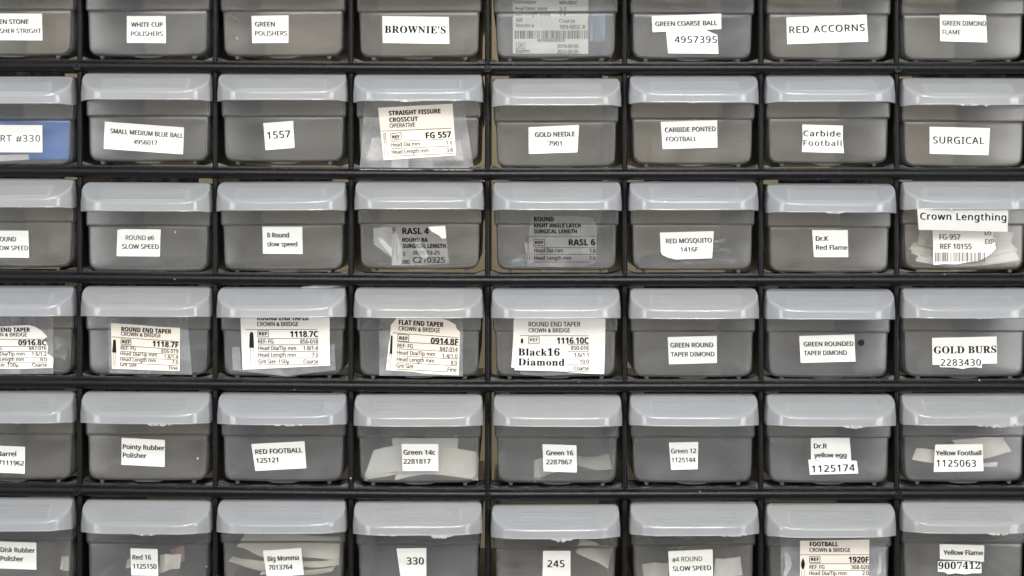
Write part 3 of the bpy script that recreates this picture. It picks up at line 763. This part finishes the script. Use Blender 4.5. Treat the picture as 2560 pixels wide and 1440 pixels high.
def ex34(k):
    k.line(1300,838.9,1471.5,839.6,1.2); k.box([(1321.3,841.8),(1348,841.8),(1348,858),(1321.3,858)],1.3)
    for y in (861.8,878.5,895,912,928): k.line(1419.5,y,1471.8,y,1.2)
    k.poly([(1302,858),(1302,849),(1304,846),(1306.4,846),(1308,849),(1308,858)])
label((3,4), [(1286,745),(1514,750),(1513,850),(1510.4,935.3),(1465,934),(1418,930),(1340,926),(1278,919),(1281,880),(1283.6,828)], [
  ('ROUND END TAPER',1321.7,1450.9,816.3,11.6,'n'),('CROWN & BRIDGE',1321.7,1424.4,831,10.2,'n'),('REF',1325,1345,853.4,8,'n'),('1116.10C',1392.5,1471.5,859.3,15.5,'b'),('850-016',1427.5,1471.8,875,10,'n'),('1.6/1.1',1435.7,1471,892,10,'n'),('10.0',1450,1471.8,909,10,'n'),('Coarse',1436,1471.8,925.6,10,'n')], 'pale', ink='ink_soft', extra=ex34, lab='pale printed package label reaching up under the handle')
tape((3,4), [(1288,748),(1478,748),(1478,934),(1350,940),(1300,936)], TD)
label((3,4), [(1288.7,858.4),(1418.6,861.5),(1417,928.8),(1286,925.6)], [('Black16',1295.7,1398.8,888.7,17.5,'f',.4,1.08),('Diamond',1295.7,1411,913.4,17.2,'f',.5,1.08)], dep=TD-1.6)
label((3,5), [(1669,842.8),(1792,839.6),(1792.3,907.3),(1672.6,910.8)], [('GREEN ROUND',1676.4,1782.6,868.8,11.4,'s',-.5),('TAPER DIMOND',1677,1786,891.7,11.4,'s',-.4)])
label((3,6), [(1998,840),(2136,836),(2138.9,903.8),(2001.6,907.3)], [('GREEN ROUNDED',2009.7,2133.4,866.2,11.2,'s',-.7),('TAPER DIMOND',2010,2117,888.7,11.4,'s',-.7)])
k = Ink(); k.disc(2152.9, 857, 8.2, 18, .1); k.build('ink_dot', M['ink'], DR[(3,6)], LD + 1.2 - lift((3, 6)))
label((3,7), [(2329.8,844.7),(2491.6,841),(2492.4,908.5),(2331.4,912)], [('GOLD BURS',2335,2490.5,884,17.4,'f',-.7,1.05)])
label((3,7), [(2350,897),(2454,896),(2455,909),(2454.3,920.5),(2440,918),(2422,919),(2406.5,922.5),(2385,918.5),(2349.3,917.8)], [('2283430',2352,2452,914.4,16.4,'s',-.2,1.15)], dep=LD-1.4)
# row 5
label((4,0), [(-100,1110),(63,1117),(62,1184.4),(-100,1178)], [('Barrel',-5,40,1140,11.8,'m',1),('7111962',-4,59.7,1162,11.4,'m',1.8)])
label((4,1), [(304,1094.5),(412.5,1099.7),(411.8,1167.4),(303.5,1161.9)], [('Pointy Rubber',307.3,411.2,1122.4,12,'m',2),('Polisher',307.3,365.6,1143.6,12,'m',2)])
label((4,2), [(628,1110),(761.3,1102.8),(766,1170.6),(638.4,1177.5)], [('RED FOOTBALL',638.8,755.8,1135.7,11.6,'m',-2.5),('125121',641,695.3,1157.5,11.5,'m',-2.2)])
label((4,3), [(1003.7,1110),(1095.7,1109.8),(1096,1177.5),(1006.8,1177.5)], [('Green 14c',1009,1087.7,1136.9,11.8,'x'),('2281817',1009,1076,1159.4,11.6,'m')])
label((4,4), [(1356,1110.5),(1441.3,1113),(1442,1181.3),(1359,1178.5)], [('Green 16',1366,1432.6,1138,11.6,'x',.3),('2287867',1365.6,1429.5,1160.6,11.4,'x',.4)])
label((4,5), [(1672,1106.7),(1745.8,1104.6),(1744.4,1173),(1677.8,1175)], [('Green 12',1678,1740.3,1133.4,11.4,'l',-.6),('1125144',1679.5,1739,1156,11.4,'l',-.6)])
label((4,6), [(2027,1095),(2123.9,1094),(2128.4,1152),(2027.4,1150)], [('Dr.R',2035,2067,1121,11.8,'m'),('yellow egg',2035.7,2116,1143.4,11,'x')])
label((4,6), [(2020.4,1148.7),(2040,1151.5),(2060,1150.5),(2142,1151.8),(2146,1183.8),(2024.6,1186.9)], [('1125174',2030.5,2137,1181,16.8,'m',-2,1.15)], dep=LD-1.4)
label((4,7), [(2337.8,1111.5),(2456.5,1109.8),(2459,1177.8),(2334,1180)], [('Yellow Football',2340,2452.9,1138.6,11.6,'x',-.3)])
label((4,7), [(2337.5,1145),(2450,1144),(2456,1146),(2458,1174),(2380,1176.5),(2336,1176)], [('1125063',2341.6,2439.9,1166.4,16.8,'s',.2,1.12)], dep=LD-1.4)
# row 6
label((5,0), [(-100,1350),(91,1356.7),(91,1424.4),(-100,1418)], [('Disk Rubber',1.7,87,1380,11.8,'m',1.5),('Polisher',1.4,58,1401.8,11.8,'m',1.6)])
label((5,1), [(326,1370.6),(394,1372.6),(395.8,1440),(328,1438.6)], [('Red 16',331.6,377.4,1398.8,11.6,'s',.3),('1125150',332.6,391,1421.6,11.6,'s',.3)])
label((5,2), [(657,1376.8),(753,1370),(759.6,1437),(667,1444)], [('Big Momma',669.7,747,1403,11.8,'s',-2.6),('7013764',672,731.5,1424.8,11.5,'s',-2)])
label((5,3), [(991,1371),(1065.8,1369.9),(1066,1439.5),(1001,1441)], [('330',1017,1059,1411,17.2,'m',0,1.1)])
label((5,4), [(1357.6,1377),(1426,1376.8),(1426.4,1445),(1356,1445)], [('245',1369,1410.8,1417.8,17,'m',0,1.15)])
label((5,5), [(1670.5,1378),(1781.6,1373.3),(1782.6,1440),(1674,1445)], [('#4 ROUND',1681,1755.6,1404.6,11.6,'s',-1.8),('SLOW SPEED',1682.6,1777.8,1428,11.6,'s',-1.7)])
def ex56(k):
    k.line(2001,1387,2173,1387); k.box([(2024,1391.4),(2050,1391.4),(2050,1406.4),(2024,1406.4)],1.5)
    for y in (1409.4,1426,1442): k.line(2024,y,2172,y,1.2)
    k.poly([(2007.6,1394.5),(2011,1403),(2012.6,1411),(2011,1418),(2009,1423),(2005.6,1423),(2003.5,1418),(2002.5,1411),(2004,1403)]); k.line(2004.6,1423,2004,1450,1.0); k.line(2010.5,1423,2011,1450,1.0)
label((5,6), [(2000,1351.8),(2173.5,1349),(2172,1461),(2000,1461)], [('FOOTBALL',2024.6,2095,1365.7,11,'b'),('CROWN & BRIDGE',2024,2125.6,1380,10,'n'),('REF',2027.4,2047,1402.2,8,'b'),('1920F',2122,2171.8,1406.7,15,'b'),('REF: FG',2024,2061,1422.6,9.8,'n'),('368-020',2128,2172,1422.8,9.8,'n'),('Head Dia/Tip mm',2023,2116,1438,9.8,'n'),('2.0',2156,2171.5,1438,9.8,'n')], 'cream', extra=ex56, lab='cream printed package label under wide clear tape')
tape((5,6), [(1952,1345),(2082,1345),(2082,1466),(1952,1466)])
tape((5,6), [(2056,1344.5),(2217.6,1344.5),(2214,1380),(2216,1466),(2058,1466)], TD-1)
for pts in ([(1960,1385),(1967,1379),(1975,1390),(1980,1412),(1974,1428),(1966,1440),(1958,1440),(1964,1415)], [(2196,1384),(2203,1377),(2208,1386),(2204,1400),(2203,1430),(2196,1440),(2192,1432),(2197,1410)]):
    slab('crease_glare', pts, LD - lift((5, 6)), .5, M['glare'], DR[(5,6)])  # wrinkles of the tape, their glare painted as whitish patches
label((5,7), [(2349,1360),(2460.7,1363),(2459.7,1405),(2410,1401),(2349.6,1398)], [('Yellow Flame',2359,2457.3,1387,11.8,'x',.6)])
label((5,7), [(2344.4,1403.5),(2400,1402),(2453,1407),(2454.4,1433),(2430,1433.5),(2412,1436),(2390,1433),(2370.4,1436),(2360,1430),(2344.7,1429.6)], [('9007412',2346,2451,1423,17.2,'t',-.4,1.05)], dep=LD-1.4)

# ---------------------------------------------------------------- things inside the drawers
def sheet(corners, bend=0.0, arch=0.0, mat='paper', name='paper_packet', th=2.2, lab=None, group='paper packets in the drawers', cat='packet', wav=2.4):
    """corners: four (x, y, depth), lower left, lower right, upper right, upper left"""
    P = [Vector(p) for p in corners]
    c0 = sum(P, Vector()) / 4
    org = W(c0.x, max(p.y for p in P), c0.z)
    bm = bmesh.new(); nu, nv = 14, 5; G = []
    rr = random.Random(int(c0.x * 3 + c0.y))
    ph = rr.uniform(0, 6)
    for j in range(nv + 1):
        v = j / nv; row = []
        for i in range(nu + 1):
            u = i / nu
            p = (P[0] * (1 - u) + P[1] * u) * (1 - v) + (P[3] * (1 - u) + P[2] * u) * v
            q = 1 - (2 * u - 1) ** 2
            w = wav * (math.sin(ph + 5 * u + 2 * v) + 0.45 * math.sin(2.3 * ph + 11 * u - 3 * v))
            row.append(bm.verts.new(W(p.x, p.y + arch * q + w * .6, p.z + bend * q + w) - org))
        G.append(row)
    for j in range(nv):
        for i in range(nu): bm.faces.new((G[j][i], G[j][i + 1], G[j + 1][i + 1], G[j + 1][i]))
    bmesh.ops.recalc_face_normals(bm, faces=bm.faces)
    bmesh.ops.solidify(bm, geom=list(bm.faces), thickness=th * S)
    o = obj(name, bm, M[mat], None, smooth=60)
    o.location = org
    return tag(o, lab, cat, group)

# top row: bagged cream packet behind the plastic
pk = sheet([(1282,134,27.6),(1470.6,135,27.6),(1471,-55,27.6),(1282,-55,27.6)], mat='paper_white', th=.9, lab='cream printed packet with barcode seen through the unlabelled top drawer', wav=0)
k = Ink()
for t in (('Technique',1283,1340,9,8.5,'n'),('909-085C',1398,1443,11,8.5,'n'),('Head Diam. (mm)',1287,1368,26,9,'n'),('3.3',1398.6,1415,27,9,'n'),('Head Length (mm)',1283,1375,40,9,'n'),('1.4',1398.6,1415,40.6,9,'n'),('Grit',1291,1306,54.5,9,'n'),('Coarse',1398.6,1437,57,9.6,'n'),
          ('Reorder #',1291,1335,68,9,'n'),('909-085C R',1400,1463,72,9.6,'n'),('A0180909-083C05',1343,1412,104.5,7,'n'),('LOT',1296,1308,118.5,8,'n'),('2019-09-09',1393,1445,120,9,'n'),('Expires',1291,1324,131.5,8.5,'n'),('2023-09-09',1393,1445,133.5,9,'n')): k.text(*t)
k.box([(1291,107),(1312.5,107),(1312.5,121),(1291,121)],1.2); k.barcode(1287,1468,76.5,97,9)
k.build('lettering', M['ink_grey'], pk, 27.0)
sheet([(1252,140,36),(1528,140,36),(1530,-60,36),(1250,-60,36)], mat='bag', name='plastic_bag', lab='clear plastic bag around the cream packet in the unlabelled top drawer', group='clear plastic bags in the drawers', cat='bag', th=.8)
sheet([(1474,104,34),(1512,104,34),(1514,30,34),(1474,30,34)], mat='paleblue', name='sticker', lab='pale blue sticker beside the cream packet in the unlabelled drawer', group=None, cat='sticker', th=.8)
# second row
def case_box(x0, x1, y0, y1, d0, d1, name, mat, lab, cat):
    o0 = W((x0 + x1) / 2, y1, d0); bm = bmesh.new()
    vv = [bm.verts.new(W(x, y, d0) + Vector((0, (d - d0) * S, 0)) - o0) for d in (d0, d1) for y in (y0, y1) for x in (x0, x1)]
    for f in ((0, 1, 3, 2), (4, 6, 7, 5), (0, 4, 5, 1), (2, 3, 7, 6), (0, 2, 6, 4), (1, 5, 7, 3)): bm.faces.new([vv[i] for i in f])
    bmesh.ops.recalc_face_normals(bm, faces=bm.faces)
    bmesh.ops.bevel(bm, geom=list(bm.edges), offset=4 * S, segments=3, affect='EDGES')
    o = obj(name, bm, M[mat], None, smooth=50); o.location = o0
    return tag(o, lab, cat)
case_box(-95, 176, 293, 400, 29, 300, 'storage_case', 'blue', 'blue plastic case inside the drawer labelled RT #330', 'case')
sheet([(-20,404,27.5),(72,399,27.5),(72,386,27.5),(-20,388,27.5)], mat='paper_white', lab='white paper strip in front of the blue case', wav=.5)
sheet([(1278,203,60),(1506,203,60),(1508,188,62),(1276,188,62)], mat='paper_white', lab='white paper edge standing above the GOLD NEEDLE drawer', wav=.3)
sheet([(915,402,30),(1160,404,30),(1150,350,34),(930,345,34)], mat='paper', arch=-6, lab='cream packet low inside the STRAIGHT FISSURE drawer')
# third row
for i, (xa, ya, xb, yb, top, ar) in enumerate([(2288,655,2546,645,28,16),(2276,632,2550,652,18,20),(2300,640,2540,636,22,12),(2272,622,2545,628,16,24),(2310,612,2535,622,30,8)]):
    sheet([(xa,ya,28 + i * 1.5),(xb,yb,28 + i * 1.5),(xb - 14,yb - top,40 + 5 * i),(xa + 12,ya - top,40 + 5 * i)], arch=ar, mat=('paper_white', 'paper')[i % 2],
          lab=('flat curved packet lowest in the Crown Lengthing drawer', 'long bowed packet on the lowest one in the Crown Lengthing drawer', 'middle packet of the pile in the Crown Lengthing drawer', 'widest bowed packet in the Crown Lengthing drawer', 'topmost flat packet in the Crown Lengthing drawer')[i])
sheet([(2294,612,44),(2526,610,44),(2534,580,60),(2300,566,60)], mat='paper', lab='upright packet at the back of the Crown Lengthing drawer')
for i, y in enumerate((600, 622, 650)):
    sheet([(1700,y + 24 - 4 * i,30),(1812 + 14 * i,y + 6,30),(1812 + 14 * i,y - 1,33),(1700,y + 12 - 4 * i,33)], mat='bag', name='plastic_sleeve', arch=-5, lab=('upper clear sleeve behind the RED MOSQUITO label', 'middle clear sleeve behind the RED MOSQUITO label', 'lowest clear sleeve behind the RED MOSQUITO label')[i], group='clear sleeves in the drawers', cat='sleeve', th=.8)
sheet([(1590,672,30),(1840,660,30),(1830,630,90),(1600,640,90)], mat='bag', name='plastic_sleeve', arch=-12, lab='wide bowed clear sleeve on the floor of the RED MOSQUITO drawer', group='clear sleeves in the drawers', cat='sleeve', th=.8)
sheet([(1275,672,30),(1335,655,30),(1310,640,40),(1270,650,40)], mat='bag', name='plastic_sleeve', lab='small clear sleeve at the left of the film labelled RIGHT ANGLE LATCH drawer', group='clear sleeves in the drawers', cat='sleeve', th=.8)
# fourth row
sheet([(80,880,34),(165,900,34),(168,848,50),(118,838,50)], mat='bag', name='plastic_sleeve', lab='clear sleeve beside the torn END TAPER label', group='clear sleeves in the drawers', cat='sleeve', th=.8)
# fifth row
G14 = [([(913,1188,29),(1062,1176,29),(1064,1106,40),(935,1126,44)], 'cream packet leaning left in the Green 14c drawer'),
       ([(912,1197,27.5),(1015,1184,27.5),(1015,1172,36),(914,1184,36)], 'packet end at lower left of the Green 14c drawer'),
       ([(985,1201,27.5),(1190,1200,27.5),(1192,1168,36),(1000,1166,36)], 'lowest wide packet in the Green 14c drawer'),
       ([(1060,1186,31),(1195,1200,31),(1192,1132,44),(1064,1108,44)], 'cream packet leaning right in the Green 14c drawer'),
       ([(985,1160,50),(1140,1160,50),(1146,1090,62),(980,1094,62)], 'upright packet at the back of the Green 14c drawer')]
for i, (p, lb) in enumerate(G14): sheet(p, arch=(-2, 0, -14, -3, 0)[i], mat=('paper_white', 'paper')[i % 2], lab=lb)
sheet([(1335,1198,60),(1430,1165,70),(1420,1130,120),(1335,1150,110)], mat='paper', lab='dim cream packet at left inside the Green 16 drawer')
sheet([(1435,1160,60),(1530,1170,60),(1520,1135,110),(1430,1135,110)], mat='paper', arch=6, lab='dim cream packet at right inside the Green 16 drawer')
YF = [([(2280,1148,29),(2420,1178,29),(2450,1135,40),(2290,1122,40)], 'cream packet low at left in the Yellow Football drawer'),
      ([(2420,1156,30),(2528,1130,30),(2506,1092,40),(2380,1100,40)], 'pointed cream packet at upper right in the Yellow Football drawer'),
      ([(2430,1172,28),(2492,1166,28),(2494,1154,32),(2430,1160,32)], 'rolled packet end at right of the Yellow Football label')]
for p, lb in YF: sheet(p, mat='paper', lab=lb)
# sixth row
BM_ = [([(592,1366,36),(670,1398,29),(705,1345,56),(620,1326,66)], 'cream packet at upper left in the Big Momma drawer', -2),
       ([(650,1378,30),(848,1402,30),(850,1340,60),(660,1332,60)], 'wide cream packet behind the Big Momma label', 2),
       ([(572,1404,29),(700,1432,29),(700,1404,46),(582,1390,46)], 'packet curving down at lower left in the Big Momma drawer', 3),
       ([(740,1418,28),(847,1411,28),(847,1398,34),(740,1400,34)], 'thin packet edge at right of the Big Momma label', 3),
       ([(650,1436,31),(830,1428,31),(840,1416,44),(660,1424,44)], 'lowest packet in the Big Momma drawer', 6)]
for p, lb, ar in BM_: sheet(p, arch=ar, mat='paper', lab=lb)
sheet([(398,1432,29),(450,1420,29),(454,1384,38),(402,1388,38)], mat='paper', lab='cream packet right of the Red 16 label')
sheet([(424,1402,44),(462,1402,44),(460,1366,66),(428,1370,66)], mat='pink', lab='red printed packet above the cream one in the Red 16 drawer')
sheet([(315,1420,50),(345,1420,50),(350,1400,70),(320,1400,70)], mat='paper', lab='dim packet corner left of the Red 16 label')
sheet([(150,1425,40),(178,1425,40),(178,1390,60),(155,1390,60)], mat='paper', lab='dim packet corner in the Disk Rubber drawer')
sheet([(1440,1380,40),(1520,1420,40),(1530,1370,80),(1450,1345,80)], mat='paper', lab='dim cream packet in the drawer labelled 245')
sheet([(1600,1360,40),(1700,1376,40),(1740,1345,80),(1620,1338,80)], mat='bag', name='plastic_sleeve', lab='clear sleeve above the #4 ROUND label', group='clear sleeves in the drawers', cat='sleeve', th=.8)
sheet([(1784,1448,29),(1856,1436,29),(1850,1392,44),(1788,1398,44)], mat='paper_white', lab='white packet right of the #4 ROUND label')
sheet([(1610,1450,50),(1670,1440,50),(1675,1405,80),(1605,1410,80)], mat='paper', lab='dim packet left of the #4 ROUND label')
